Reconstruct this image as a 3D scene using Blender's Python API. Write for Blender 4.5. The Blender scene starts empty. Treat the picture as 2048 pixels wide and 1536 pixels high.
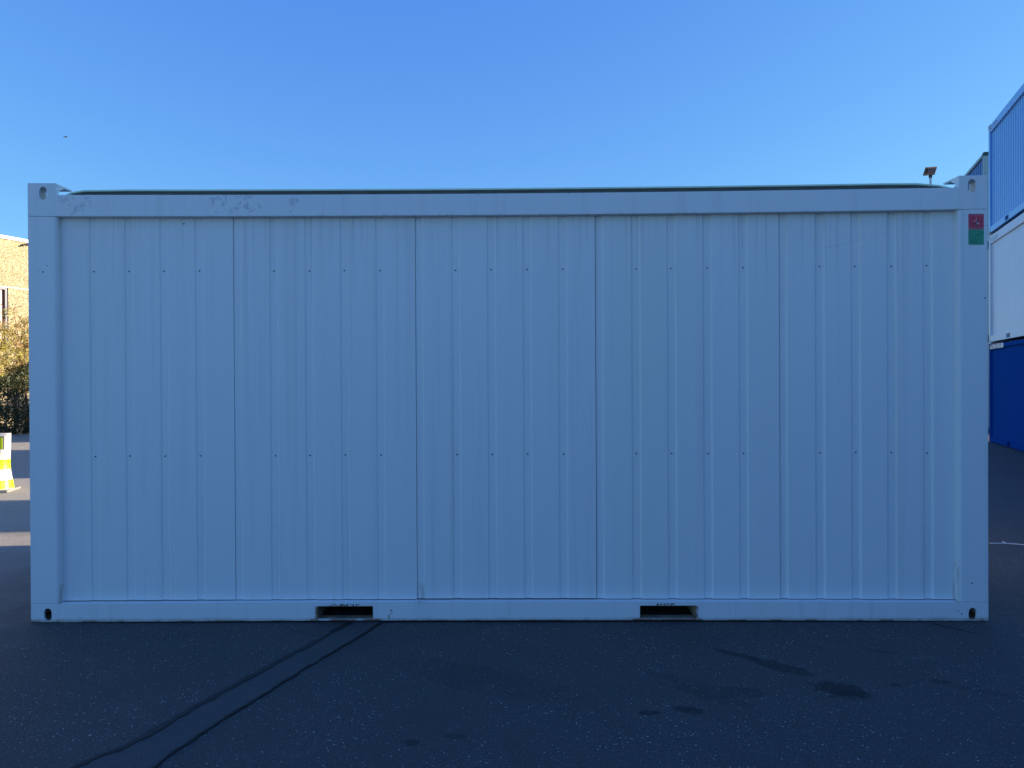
import bpy, bmesh, math, random
from mathutils import Vector, Matrix
R = math.radians
rnd = random.Random(7)
scene = bpy.context.scene
COL = scene.collection

# ------------------------------------------------------------------ camera
cam_d = bpy.data.cameras.new('camera')
cam = bpy.data.objects.new('camera', cam_d); COL.objects.link(cam)
cam_d.sensor_width = 36.0
cam_d.lens = 1490 / 2048 * 36.0
cam_d.clip_start = 0.05
cam_d.clip_end = 3000
f_ = Vector((-0.01156365, 0.99992337, -0.0044206)); r_ = Vector((0.99991992, 0.01154065, -0.00519313)); u_ = r_.cross(f_)
M = Matrix((r_, u_, -f_)).transposed().to_4x4()
M.translation = Vector((0.0988, -4.7043, 1.5275))
cam.matrix_world = M
scene.camera = cam

# ------------------------------------------------------------------ sun, sky, exposure
SUN_EL = R(13.2)
SUN_AZ = math.atan2(0.9926, 0.1216)            # from +Y towards +X
world = bpy.data.worlds.new('World'); scene.world = world; world.use_nodes = True
wn = world.node_tree.nodes; wl = world.node_tree.links
wn.clear()
sky = wn.new('ShaderNodeTexSky'); sky.sky_type = 'NISHITA'; sky.sun_disc = False
sky.sun_elevation = SUN_EL; sky.sun_rotation = SUN_AZ
sky.altitude = 0; sky.air_density = 1.0; sky.dust_density = 0.4; sky.ozone_density = 2.0
tint = wn.new('ShaderNodeMix'); tint.data_type = 'RGBA'; tint.blend_type = 'MULTIPLY'; tint.inputs[0].default_value = 1.0
tint.inputs[7].default_value = (0.62, 1.07, 1.78, 1)
bg = wn.new('ShaderNodeBackground'); bg.inputs[1].default_value = 0.06
wo = wn.new('ShaderNodeOutputWorld')
# clear-sky blue: the red and green fall off towards the horizon as computed, the blue more gently
sepc = wn.new('ShaderNodeSeparateColor'); comb = wn.new('ShaderNodeCombineColor')
def wmath(op, a, b):
    n = wn.new('ShaderNodeMath'); n.operation = op; wl.new(a, n.inputs[0]); n.inputs[1].default_value = b; return n.outputs[0]
wl.new(sky.outputs[0], sepc.inputs[0])
wl.new(wmath('MULTIPLY', wmath('POWER', wmath('DIVIDE', sepc.outputs[0], 0.87), 0.88), 0.87), comb.inputs[0])
wl.new(wmath('MULTIPLY', wmath('POWER', wmath('DIVIDE', sepc.outputs[1], 1.5), 0.78), 1.5), comb.inputs[1])
wl.new(wmath('MULTIPLY', wmath('POWER', wmath('DIVIDE', sepc.outputs[2], 2.49), 0.32), 2.49), comb.inputs[2])
wl.new(comb.outputs[0], tint.inputs[6]); wl.new(tint.outputs[2], bg.inputs[0]); wl.new(bg.outputs[0], wo.inputs[0])
sd = bpy.data.lights.new('sun', 'SUN'); sun = bpy.data.objects.new('sun', sd); COL.objects.link(sun)
sd.energy = 5.0; sd.angle = R(0.53); sd.color = (1.0, 0.84, 0.62)
SV = Vector((math.cos(SUN_EL) * math.sin(SUN_AZ), math.cos(SUN_EL) * math.cos(SUN_AZ), math.sin(SUN_EL)))
sun.rotation_euler = SV.to_track_quat('Z', 'Y').to_euler()
sun.location = SV * 60
vs = scene.view_settings
vs.view_transform = 'Standard'; vs.look = 'None'; vs.gamma = 1.0; vs.use_curve_mapping = False
vs.exposure = 1.66
scene.cycles.max_bounces = 8

# ------------------------------------------------------------------ helpers
def link(name, bm, mat, parent=None, loc=None, smooth=False, recalc=True):
    if recalc: bmesh.ops.recalc_face_normals(bm, faces=bm.faces)
    me = bpy.data.meshes.new(name); bm.to_mesh(me); bm.free()
    for m in (mat if isinstance(mat, (list, tuple)) else [mat]): me.materials.append(m)
    if smooth:
        for p in me.polygons: p.use_smooth = True
    o = bpy.data.objects.new(name, me); COL.objects.link(o)
    if parent: o.parent = parent
    if loc: o.location = loc
    return o

def tag(o, label=None, cat=None, group=None, kind=None):
    if label: o['label'] = label
    if cat: o['category'] = cat
    if group: o['group'] = group
    if kind: o['kind'] = kind
    return o

def empty(name, label, cat, loc=(0, 0, 0), rotz=0, group=None):
    o = bpy.data.objects.new(name, None); COL.objects.link(o)
    o.empty_display_size = 0.3
    o.location = loc; o.rotation_euler = (0, 0, rotz)
    return tag(o, label, cat, group)

def box(bm, x0, x1, y0, y1, z0, z1, nx=1):
    xs = [x0 + (x1 - x0) * i / nx for i in range(nx + 1)]
    rows = [[bm.verts.new((x, y, z)) for (y, z) in ((y0, z0), (y1, z0), (y1, z1), (y0, z1))] for x in xs]
    for a, b in zip(rows, rows[1:]):
        for k in range(4):
            bm.faces.new((a[k], a[(k + 1) % 4], b[(k + 1) % 4], b[k]))
    bm.faces.new(rows[0]); bm.faces.new(rows[-1][::-1])

def bevel(bm, off, seg=2, sel=None):
    bmesh.ops.recalc_face_normals(bm, faces=bm.faces)
    es = [e for e in bm.edges if len(e.link_faces) == 2 and e.calc_face_angle(0) > 0.7 and (sel is None or sel(e))]
    bmesh.ops.bevel(bm, geom=es, offset=off, segments=seg, affect='EDGES', profile=0.5)

def prism(bm, poly, axis, a, b):
    """extrude a closed 2D polygon along an axis from a to b"""
    def P(u, v, w):
        return (w, u, v) if axis == 'x' else ((u, w, v) if axis == 'y' else (u, v, w))
    A = [bm.verts.new(P(u, v, a)) for u, v in poly]; B = [bm.verts.new(P(u, v, b)) for u, v in poly]
    n = len(poly)
    for i in range(n):
        bm.faces.new((A[i], A[(i + 1) % n], B[(i + 1) % n], B[i]))
    bm.faces.new(A); bm.faces.new(B[::-1])

def plate(outer, holes, y0, y1):
    """plate in the XZ plane with holes, from y0 to y1"""
    bm = bmesh.new(); edges = []
    for loop in [outer] + holes:
        vsl = [bm.verts.new((x, y0, z)) for x, z in loop]
        edges += [bm.edges.new((vsl[i], vsl[(i + 1) % len(vsl)])) for i in range(len(vsl))]
    res = bmesh.ops.triangle_fill(bm, edges=edges, use_beauty=True)
    faces = [g for g in res['geom'] if isinstance(g, bmesh.types.BMFace)]
    ex = bmesh.ops.extrude_face_region(bm, geom=faces, use_keep_orig=True)
    bmesh.ops.translate(bm, verts=[g for g in ex['geom'] if isinstance(g, bmesh.types.BMVert)], vec=(0, y1 - y0, 0))
    return bm

def slot(cx, cz, w, h, n=8):
    r = w / 2; s = h / 2 - r; pts = []
    for i in range(n + 1):
        a = math.pi * i / n
        pts.append((cx + r * math.cos(a), cz + s + r * math.sin(a)))
    for i in range(n + 1):
        a = math.pi + math.pi * i / n
        pts.append((cx + r * math.cos(a), cz - s + r * math.sin(a)))
    return pts

def subdiv_rect(x0, x1, z0, z1, n):
    pts = [(x0 + (x1 - x0) * i / n, z0) for i in range(n + 1)]
    pts += [(x1 - (x1 - x0) * i / n, z1) for i in range(n + 1)]
    return pts

def tube(bm, pts, rad, n=6, cap=True):
    rings = []
    for i, p in enumerate(pts):
        p = Vector(p)
        d = (Vector(pts[min(i + 1, len(pts) - 1)]) - Vector(pts[max(i - 1, 0)])).normalized()
        a = d.orthogonal().normalized(); b = d.cross(a)
        rr = rad[i] if isinstance(rad, (list, tuple)) else rad
        rings.append([bm.verts.new(p + a * rr * math.cos(2 * math.pi * k / n) + b * rr * math.sin(2 * math.pi * k / n)) for k in range(n)])
    for A, B in zip(rings, rings[1:]):
        for k in range(n):
            bm.faces.new((A[k], A[(k + 1) % n], B[(k + 1) % n], B[k]))
    if cap:
        bm.faces.new(rings[0][::-1]); bm.faces.new(rings[-1])

# ------------------------------------------------------------------ material helpers
class NT:
    def __init__(s, name):
        s.m = bpy.data.materials.new(name); s.m.use_nodes = True
        s.n = s.m.node_tree.nodes; s.l = s.m.node_tree.links
        s.b = s.n['Principled BSDF']; s.tc = s.n.new('ShaderNodeTexCoord')
    def put(s, sock, v):
        if isinstance(v, bpy.types.NodeSocket): s.l.new(v, sock)
        elif v is not None: sock.default_value = v
    def math(s, op, a, b=None, c=None, clamp=False):
        n = s.n.new('ShaderNodeMath'); n.operation = op; n.use_clamp = clamp
        for i, v in enumerate((a, b, c)): s.put(n.inputs[i], v) if v is not None else None
        return n.outputs[0]
    def mapping(s, vec, loc=(0, 0, 0), rot=(0, 0, 0), sc=(1, 1, 1)):
        n = s.n.new('ShaderNodeMapping'); s.l.new(vec, n.inputs[0])
        n.inputs[1].default_value = loc; n.inputs[2].default_value = rot; n.inputs[3].default_value = sc
        return n.outputs[0]
    def noise(s, vec, scale, detail=3, rough=0.5, dist=0.0, out=0):
        n = s.n.new('ShaderNodeTexNoise'); s.l.new(vec, n.inputs['Vector'])
        n.inputs['Scale'].default_value = scale; n.inputs['Detail'].default_value = detail
        n.inputs['Roughness'].default_value = rough; n.inputs['Distortion'].default_value = dist
        return n.outputs[out]
    def voro(s, vec, scale):
        n = s.n.new('ShaderNodeTexVoronoi'); s.l.new(vec, n.inputs['Vector']); n.inputs['Scale'].default_value = scale
        return n
    def step(s, v, a, b):
        n = s.n.new('ShaderNodeMapRange'); n.interpolation_type = 'SMOOTHSTEP'; n.clamp = True
        s.put(n.inputs[0], v); n.inputs[1].default_value = a; n.inputs[2].default_value = b
        return n.outputs[0]
    def lin(s, v, a, b, c, d):
        n = s.n.new('ShaderNodeMapRange'); n.clamp = True
        s.put(n.inputs[0], v)
        for i, q in enumerate((a, b, c, d)): n.inputs[i + 1].default_value = q
        return n.outputs[0]
    def mix(s, fac, a, b, mode='MIX'):
        n = s.n.new('ShaderNodeMix'); n.data_type = 'RGBA'; n.blend_type = mode
        s.put(n.inputs[0], fac)
        for i, v in ((6, a), (7, b)):
            if isinstance(v, tuple): v = tuple(v) + ((1,) if len(v) == 3 else ())
            s.put(n.inputs[i], v)
        return n.outputs[2]
    def sep(s, vec):
        n = s.n.new('ShaderNodeSeparateXYZ'); s.l.new(vec, n.inputs[0]); return n.outputs
    def bump(s, h, strength=0.3, dist=0.01, nrm=None):
        n = s.n.new('ShaderNodeBump'); n.inputs['Strength'].default_value = strength; n.inputs['Distance'].default_value = dist
        s.l.new(h, n.inputs['Height'])
        if nrm: s.l.new(nrm, n.inputs['Normal'])
        return n.outputs[0]
    def done(s, col=None, rough=0.5, nrm=None, metal=None, spec=None):
        if col is not None: s.put(s.b.inputs['Base Color'], (tuple(col) + (1,)) if isinstance(col, tuple) else col)
        s.put(s.b.inputs['Roughness'], rough)
        if nrm: s.l.new(nrm, s.b.inputs['Normal'])
        if metal is not None: s.b.inputs['Metallic'].default_value = metal
        if spec is not None: s.b.inputs['Specular IOR Level'].default_value = spec
        return s.m

def simple(name, col, rough=0.5, var=0.15, scale=6.0, metal=None, bump=0.0, spec=None):
    t = NT(name); v = t.tc.outputs['Object']
    n = t.noise(v, scale, 4, 0.6)
    c = t.mix(n, tuple(x * (1 - var) for x in col), tuple(min(1, x * (1 + var)) for x in col))
    nb = t.bump(t.noise(v, scale * 8, 3), bump, 0.004) if bump else None
    return t.done(c, rough, nb, metal, spec)

# -------- main container paint: object coords = container coords (x along, y depth, z up)
def container_paint():
    t = NT('grey_container_paint'); v = t.tc.outputs['Object']; X, Y, Z = t.sep(v)
    base = t.mix(t.noise(v, 0.9, 3), (0.81, 0.815, 0.815), (0.845, 0.845, 0.845))
    st = t.noise(t.mapping(v, sc=(16, 16, 0.30)), 1.0, 4, 0.6)
    base = t.mix(t.math('MULTIPLY', t.step(st, 0.50, 0.75), 0.28), base, (0.58, 0.57, 0.54))
    fine = t.noise(v, 45, 3, 0.6)
    base = t.mix(t.math('MULTIPLY', t.step(fine, 0.55, 0.8), 0.10), base, (0.38, 0.40, 0.40))
    # yellowish bands down some of the panels
    yb = t.noise(t.mapping(v, sc=(1.5, 1, 0.10)), 1.0, 2, 0.5)
    base = t.mix(t.math('MULTIPLY', t.step(yb, 0.5, 0.7), 0.35), base, (0.82, 0.81, 0.75))
    def boxm(x0, x1, z0, z1, e=0.01):
        a = t.math('MULTIPLY', t.step(X, x0 - e, x0 + e), t.math('SUBTRACT', 1.0, t.step(X, x1 - e, x1 + e)))
        b = t.math('MULTIPLY', t.step(Z, z0 - e, z0 + e), t.math('SUBTRACT', 1.0, t.step(Z, z1 - e, z1 + e)))
        return t.math('MULTIPLY', a, b)
    base = t.mix(t.math('MULTIPLY', boxm(0.70, 1.15, 0.3, 2.4, 0.30), 0.5), base, (0.80, 0.815, 0.755))
    # residue of peeled labels on the top rail
    rn = t.noise(v, 17, 4, 0.65, 0.6)
    rim = t.math('MULTIPLY', t.step(rn, 0.53, 0.57), t.math('SUBTRACT', 1.0, t.step(rn, 0.60, 0.66)))
    m1 = t.math('MULTIPLY', rim, boxm(-2.83, -2.62, 2.595, 2.72, 0.006))
    m2 = t.math('MULTIPLY', rim, boxm(-1.92, -1.52, 2.60, 2.71, 0.02))
    m3 = t.math('MULTIPLY', rim, boxm(-1.36, -1.30, 2.60, 2.69, 0.01))
    mm = t.math('ADD', m1, t.math('ADD', m2, m3), clamp=True)
    base = t.mix(t.math('MULTIPLY', mm, 0.34), base, (0.19, 0.22, 0.27))
    # dirt and rust along the lower edge and under the panels
    dn = t.noise(v, 9, 5, 0.65)
    low = t.math('SUBTRACT', 1.0, t.step(t.math('ADD', Z, t.math('MULTIPLY', dn, -0.035)), -0.016, 0.022))
    base = t.mix(t.math('MULTIPLY', low, 0.70), base, (0.34, 0.26, 0.18))
    cn = t.noise(v, 55, 4, 0.7)
    ch = t.math('MULTIPLY', t.step(cn, 0.60, 0.66), t.math('SUBTRACT', 1.0, t.step(t.math('ADD', Z, t.math('MULTIPLY', dn, -0.05)), -0.018, -0.008)))
    cf = t.math('MULTIPLY', t.step(cn, 0.47, 0.54), t.math('ADD', boxm(-1.13, -0.93, 0.100, 0.117, 0.005), boxm(0.95, 1.07, 0.099, 0.117, 0.005)))
    base = t.mix(t.math('ADD', ch, cf, clamp=True), base, (0.045, 0.03, 0.025))
    # rust creeping from the pocket edges and the lower lip of the rail
    rr = t.math('ADD', t.math('ADD', boxm(-1.24, -0.79, 0.001, 0.022, 0.008), boxm(0.80, 1.24, 0.001, 0.022, 0.008)), t.math('ADD', boxm(-1.212, -1.190, 0.01, 0.10, 0.008), boxm(1.190, 1.212, 0.01, 0.10, 0.008)), clamp=True)
    base = t.mix(t.math('MULTIPLY', rr, t.math('MULTIPLY', t.step(dn, 0.34, 0.54), 0.95)), base, (0.20, 0.085, 0.035))
    rl = t.math('MULTIPLY', t.math('SUBTRACT', 1.0, t.step(Z, 0.006, 0.024)), t.step(t.noise(t.mapping(v, sc=(3, 1, 1)), 2.2, 5, 0.7), 0.48, 0.60))
    base = t.mix(t.math('MULTIPLY', rl, 0.8), base, (0.16, 0.08, 0.04))
    # grime washed down from under the top rail
    dr = t.math('MULTIPLY', t.step(t.noise(t.mapping(v, sc=(34, 34, 0.5)), 1.0, 3, 0.6), 0.52, 0.72), t.lin(Z, 2.0, 2.58, 0.0, 0.30))
    base = t.mix(t.math('MULTIPLY', dr, t.math('SUBTRACT', 1.0, t.step(Z, 2.584, 2.588))), base, (0.30, 0.32, 0.33))
    # scrape with bare metal beside the pocket
    sc1 = t.math('MULTIPLY', t.step(cn, 0.42, 0.50), t.math('ADD', boxm(-0.735, -0.722, 0.055, 0.083, 0.002), boxm(-0.748, -0.737, 0.020, 0.050, 0.002)))
    base = t.mix(t.math('MULTIPLY', sc1, 0.8), base, (0.30, 0.24, 0.13))
    # brown run-off in the lower corners of the panels
    run = t.math('MULTIPLY', t.step(t.noise(t.mapping(v, sc=(60, 60, 5)), 1.0, 3), 0.42, 0.62),
                 t.math('ADD', boxm(-0.568, -0.520, 0.12, 0.23, 0.03), t.math('ADD', boxm(2.832, 2.85, 0.12, 0.36, 0.008), boxm(-2.855, -2.835, 0.12, 0.24, 0.01))))
    base = t.mix(t.math('MULTIPLY', run, 0.55), base, (0.32, 0.26, 0.13))
    # knocks: small dark chips
    for (cx, cz, r) in ((-2.932, 2.235, .006), (-2.958, 2.236, .004), (-2.905, 2.272, .004), (2.862, .045, .006), (2.86, .050, .004),
                        (2.925, .24, .006), (2.835, .068, .005), (-2.72, .037, .005), (-2.700, .03, .004), (0.41, 2.708, .006), (3.01, 2.03, .006), (-0.16, 2.70, .004)):
        d = t.math('SQRT', t.math('ADD', t.math('POWER', t.math('SUBTRACT', X, cx), 2.0), t.math('POWER', t.math('SUBTRACT', Z, cz), 2.0)))
        d = t.math('ADD', d, t.math('MULTIPLY', t.math('SUBTRACT', cn, 0.5), 0.02))
        base = t.mix(t.math('SUBTRACT', 1.0, t.step(d, r * 0.45, r * 0.9)), base, (0.09, 0.09, 0.10))
    # long scratch on the last panel
    d = t.math('ABSOLUTE', t.math('SUBTRACT', Z, t.math('ADD', t.math('MULTIPLY', X, 0.245), 1.858)))
    scr = t.math('MULTIPLY', t.math('SUBTRACT', 1.0, t.step(d, 0.001, 0.004)), boxm(2.04, 2.42, 2.2, 2.6, 0.02))
    base = t.mix(t.math('MULTIPLY', scr, t.math('MULTIPLY', t.step(rn, 0.42, 0.58), 0.26)), base, (0.25, 0.28, 0.32))
    h = t.math('ADD', t.noise(t.mapping(v, sc=(1, 1, 0.6)), 2.3, 2), t.math('MULTIPLY', t.noise(v, 160, 2), 0.015))
    return t.done(base, t.lin(fine, 0, 1, 0.38, 0.60), t.bump(h, 0.5, 0.012), spec=0.4)

def asphalt():
    t = NT('worn_asphalt'); v = t.tc.outputs['Object']
    big = t.noise(v, 0.35, 4, 0.6); mid = t.noise(v, 3.0, 4, 0.6); fin = t.noise(v, 110, 3, 0.75)
    c = t.mix(big, (0.038, 0.038, 0.038), (0.060, 0.060, 0.059))
    c = t.mix(t.math('MULTIPLY', t.step(mid, 0.45, 0.7), 0.4), c, (0.068, 0.068, 0.068))
    c = t.mix(t.math('MULTIPLY', t.step(fin, 0.42, 0.72), 0.85), c, (0.120, 0.121, 0.122))
    for sc, th, rad, col, amt in ((210, 0.55, 0.44, (0.150, 0.152, 0.155), 0.9), (125, 0.86, 0.40, (0.27, 0.28, 0.29), 0.9), (85, 0.955, 0.36, (0.60, 0.60, 0.58), 1.0)):
        vo = t.voro(v, sc); cr = t.sep(vo.outputs['Color'])
        m = t.math('MULTIPLY', t.math('GREATER_THAN', cr[0], th), t.math('SUBTRACT', 1.0, t.step(vo.outputs['Distance'], rad * 0.6, rad)))
        clump = t.lin(t.noise(v, 1.7, 3), 0.35, 0.65, 0.40, 1.0)
        c = t.mix(t.math('MULTIPLY', m, t.math('MULTIPLY', clump, amt)), c, col)
    # paler worn asphalt on the left, colour raised further to brighten the sunlit ground
    X, Y, Z = t.sep(v)
    edge = t.math('ADD', t.math('MULTIPLY', X, -1.0), t.math('MULTIPLY', t.math('SUBTRACT', mid, 0.5), 1.2))
    rear = t.step(t.math('MULTIPLY', Y, -1.0), 4.5, 7.0)
    far = t.math('MULTIPLY', t.math('MAXIMUM', t.step(edge, 2.6, 5.5), t.math('MULTIPLY', rear, 0.0)), t.lin(t.noise(v, 30, 4, 0.7), 0.3, 0.7, 0.55, 1.0))
    c = t.mix(far, c, t.mix(fin, (0.28, 0.255, 0.21), (0.48, 0.44, 0.37)))
    # oil and water stains with ragged outlines
    warp = t.math('MULTIPLY', t.math('SUBTRACT', t.noise(v, 15, 6, 0.72), 0.5), 2.4)
    for (x, y, rx, ry, ang, dk) in ((1.28, -0.55, .13, .035, -40, .6), (1.47, -0.74, .17, .06, -44, .6), (1.66, -1.03, .115, .095, -35, .75), (1.70, -1.09, .10, .05, 0, .5),
                                 (0.69, -1.285, .05, .022, 0, .7), (0.87, -1.255, .07, .035, -20, .7), (2.74, -0.13, .16, .022, -50, .6), (1.00, -1.10, .20, .05, -40, .25),
                                 (1.17, -1.06, .12, .07, 0, .3), (2.21, -0.93, .05, .03, 0, .5), (-0.19, -1.51, .05, .02, 0, .45), (-0.37, -1.566, .03, .03, 0, .6), (0.95, -0.95, .2, .06, -35, .2),
                                 (1.955, -0.975, .025, .02, 0, .6), (2.32, -1.03, .18, .02, -30, .25), (8.6, 8.4, 1.5, .04, -8, .5), (4.2, 0.6, .5, .05, -20, .3), (2.10, -0.51, .09, .015, -20, .4), (-0.1, -0.9, .5, .16, -30, .16), (-4.6, 2.9, .9, .2, 10, .2)):
        mp = t.mapping(v, loc=(-x, -y, 0)); mp = t.mapping(mp, rot=(0, 0, R(-ang))); mp = t.mapping(mp, sc=(1 / rx, 1 / ry, 0))
        ln = t.n.new('ShaderNodeVectorMath'); ln.operation = 'LENGTH'; t.l.new(mp, ln.inputs[0])
        m = t.math('SUBTRACT', 1.0, t.step(t.math('ADD', ln.outputs['Value'], warp), 0.8, 1.15))
        c = t.mix(t.math('MULTIPLY', m, dk), c, (0.010, 0.010, 0.012))
    # pale scrapes
    for (x, y, rx, ry, ang) in ((2.27, -0.613, .09, .025, 5), (2.55, -0.86, .07, .02, 10)):
        mp = t.mapping(v, loc=(-x, -y, 0)); mp = t.mapping(mp, rot=(0, 0, R(-ang))); mp = t.mapping(mp, sc=(1 / rx, 1 / ry, 0))
        ln = t.n.new('ShaderNodeVectorMath'); ln.operation = 'LENGTH'; t.l.new(mp, ln.inputs[0])
        m = t.math('MULTIPLY', t.math('SUBTRACT', 1.0, t.step(t.math('ADD', ln.outputs['Value'], warp), 0.7, 1.1)), t.step(fin, 0.4, 0.6))
        c = t.mix(t.math('MULTIPLY', m, 0.35), c, (0.16, 0.165, 0.17))
    h = t.math('ADD', t.math('MULTIPLY', fin, 0.7), t.math('MULTIPLY', t.noise(v, 180, 2), 0.5))
    return t.done(c, t.lin(fin, 0.3, 0.7, 0.62, 0.9), t.bump(h, 0.85, 0.010), spec=0.35)

def patch_mat():
    t = NT('smooth_asphalt_repair'); v = t.tc.outputs['Object']
    c = t.mix(t.noise(v, 2.2, 4), (0.048, 0.050, 0.052), (0.080, 0.082, 0.083))
    st = t.noise(t.mapping(v, rot=(0, 0, R(-70)), sc=(1, 14, 1)), 1.5, 4, 0.6)
    c = t.mix(t.math('MULTIPLY', t.step(st, 0.5, 0.7), 0.35), c, (0.075, 0.076, 0.078))
    vo = t.voro(v, 110); m = t.math('GREATER_THAN', t.sep(vo.outputs['Color'])[0], 0.985)
    c = t.mix(t.math('MULTIPLY', m, t.math('LESS_THAN', vo.outputs['Distance'], 0.25)), c, (0.3, 0.3, 0.3))
    return t.done(c, 0.7, t.bump(t.noise(v, 90, 3), 0.35, 0.004), spec=0.35)

def speckle_wall():
    t = NT('exposed_aggregate_wall'); v = t.tc.outputs['Object']
    vo = t.voro(v, 24); cr = t.sep(vo.outputs['Color'])
    c = t.mix(cr[0], (0.225, 0.19, 0.115), (0.29, 0.25, 0.16))
    c = t.mix(t.math('MULTIPLY', t.math('GREATER_THAN', cr[1], 0.68), t.math('LESS_THAN', vo.outputs['Distance'], 0.42)), c, (0.095, 0.072, 0.04))
    c = t.mix(t.math('MULTIPLY', t.math('GREATER_THAN', cr[2], 0.9), 0.8), c, (0.36, 0.32, 0.24))
    return t.done(c, 0.9, t.bump(vo.outputs['Distance'], 0.6, 0.02))

def paint(name, col, rough, spec=0.5, streak=0.12, lines=False):
    t = NT(name); v = t.tc.outputs['Object']
    c = t.mix(t.noise(v, 0.7, 3), tuple(x * 0.93 for x in col), tuple(min(1, x * 1.07) for x in col))
    s = t.noise(t.mapping(v, sc=(9, 9, 0.35)), 1.0, 4, 0.6)
    c = t.mix(t.math('MULTIPLY', t.step(s, 0.5, 0.75), streak), c, tuple(x * 0.45 + 0.02 for x in col))
    sp = t.noise(v, 30, 4, 0.7)
    c = t.mix(t.math('MULTIPLY', t.step(sp, 0.70, 0.74), 0.6), c, (0.10, 0.06, 0.04))
    h = t.noise(t.mapping(v, sc=(1, 1, 0.5)), 2.0, 2)
    return t.done(c, rough, t.bump(h, 0.35, 0.012), spec=spec)

def leafmat(name, cols, trans=0.25):
    t = NT(name)
    g = t.n.new('ShaderNodeNewGeometry'); rp = t.n.new('ShaderNodeValToRGB')
    t.l.new(g.outputs['Random Per Island'], rp.inputs[0])
    cr = rp.color_ramp; cr.interpolation = 'CONSTANT'
    while len(cr.elements) < len(cols): cr.elements.new(1.0)
    for i, c in enumerate(cols):
        cr.elements[i].position = i / len(cols); cr.elements[i].color = (*c, 1)
    t.l.new(rp.outputs[0], t.b.inputs['Base Color']); t.b.inputs['Roughness'].default_value = 0.55
    tr = t.n.new('ShaderNodeBsdfTranslucent'); t.l.new(rp.outputs[0], tr.inputs[0])
    mx = t.n.new('ShaderNodeMixShader'); mx.inputs[0].default_value = trans
    t.l.new(t.b.outputs[0], mx.inputs[1]); t.l.new(tr.outputs[0], mx.inputs[2])
    t.l.new(mx.outputs[0], t.n['Material Output'].inputs[0])
    return t.m

MAIN = container_paint()
STEEL = simple('dark_screw_metal', (0.09, 0.09, 0.10), 0.45, 0.3, 40, metal=0.6)
ROOF = simple('weathered_green_roof_sheet', (0.74, 0.84, 0.60), 0.55, 0.15, 3)
ROOFD = simple('dirty_roof_flashing', (0.13, 0.13, 0.11), 0.8, 0.5, 9)
INNER = simple('rusty_pocket_steel', (0.38, 0.29, 0.20), 0.85, 0.8, 12, bump=0.4)
CASTIN = simple('casting_inside', (0.10, 0.12, 0.14), 0.7, 0.3, 14)
ASPH = asphalt(); PATCH = patch_mat()
TAR = simple('black_tar_seam', (0.010, 0.010, 0.012), 0.6, 0.4, 30, bump=0.3)
WALL = speckle_wall()
COPING = simple('white_coping_sheet', (0.78, 0.76, 0.72), 0.5, 0.08, 2)

# ------------------------------------------------------------------ ground
def gz(x, y=0):
    t_ = min(1, max(0, (x - 4.0) / 6.0)); return -0.1535 * t_ * t_ * (3 - 2 * t_)
bm = bmesh.new()
xs = [-900, -300, -120, -60, -30, -15, -8, -4, 0, 2, 4] + [4 + 0.5 * i for i in range(1, 13)] + [14, 20, 40, 120, 300, 900]
ys = [-300, -60, -20, -6, 0, 6, 14, 30, 60, 150, 400, 1500]
G = [[bm.verts.new((x, y, gz(x))) for y in ys] for x in xs]
for i in range(len(xs) - 1):
    for j in range(len(ys) - 1):
        bm.faces.new((G[i][j], G[i + 1][j], G[i + 1][j + 1], G[i][j + 1]))
tag(link('ground', bm, ASPH, smooth=True), 'dark worn asphalt yard with pale speckles and oil stains', kind='structure')

# repair strip with sealed seams
LE = [(-0.20, 2.60), (-0.60, 1.20), (-0.995, -0.049), (-1.161, -0.498), (-1.279, -0.809), (-1.39, -1.118), (-1.457, -1.292), (-1.505, -1.477), (-1.561, -1.619), (-1.64, -1.701), (-1.70, -1.82), (-1.86, -2.2), (-2.3, -3.4)]
RE = [(-0.02, 2.60), (-0.42, 1.20), (-0.803, -0.068), (-0.951, -0.483), (-1.048, -0.741), (-1.139, -1.031), (-1.224, -1.266), (-1.281, -1.463), (-1.323, -1.589), (-1.347, -1.673), (-1.37, -1.82), (-1.50, -2.2), (-1.95, -3.4)]
def dense(P, step=0.03, jit=0.006):
    out = []
    for (a, b), (c, d) in zip(P, P[1:]):
        n = max(1, int(math.hypot(c - a, d - b) / step))
        for i in range(n):
            out.append((a + (c - a) * i / n + rnd.uniform(-jit, jit), b + (d - b) * i / n + rnd.uniform(-jit, jit)))
    out.append(P[-1]); return out
rs = random.Random(3)
NL = 260
def resample(P, n):
    d = [0]
    for (a, b), (c, e) in zip(P, P[1:]): d.append(d[-1] + math.hypot(c - a, e - b))
    out = []
    for i in range(n):
        s = d[-1] * i / (n - 1); k = 0
        while k < len(d) - 2 and d[k + 1] < s: k += 1
        t_ = (s - d[k]) / max(1e-9, d[k + 1] - d[k])
        out.append((P[k][0] + (P[k + 1][0] - P[k][0]) * t_, P[k][1] + (P[k + 1][1] - P[k][1]) * t_))
    return out
def wander(P, ph):
    out = []
    for i, (x, y) in enumerate(P):
        w = .003 * math.sin(i * .31 + ph) + .003 * math.sin(i * .83 + 2 * ph) + rs.uniform(-.006, .006)
        out.append((x + w, y))
    return out
Ls = wander(resample(LE, NL), .4); Rs = wander(resample(RE, NL), 1.7)
bm = bmesh.new()
A = [bm.verts.new((x, y, 0.004)) for x, y in Ls]; B = [bm.verts.new((x, y, 0.004)) for x, y in Rs]
for i in range(NL - 1): bm.faces.new((A[i], A[i + 1], B[i + 1], B[i]))
tag(link('asphalt_patch', bm, PATCH), 'smooth asphalt repair strip running diagonally out from under the container', kind='structure')
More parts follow.
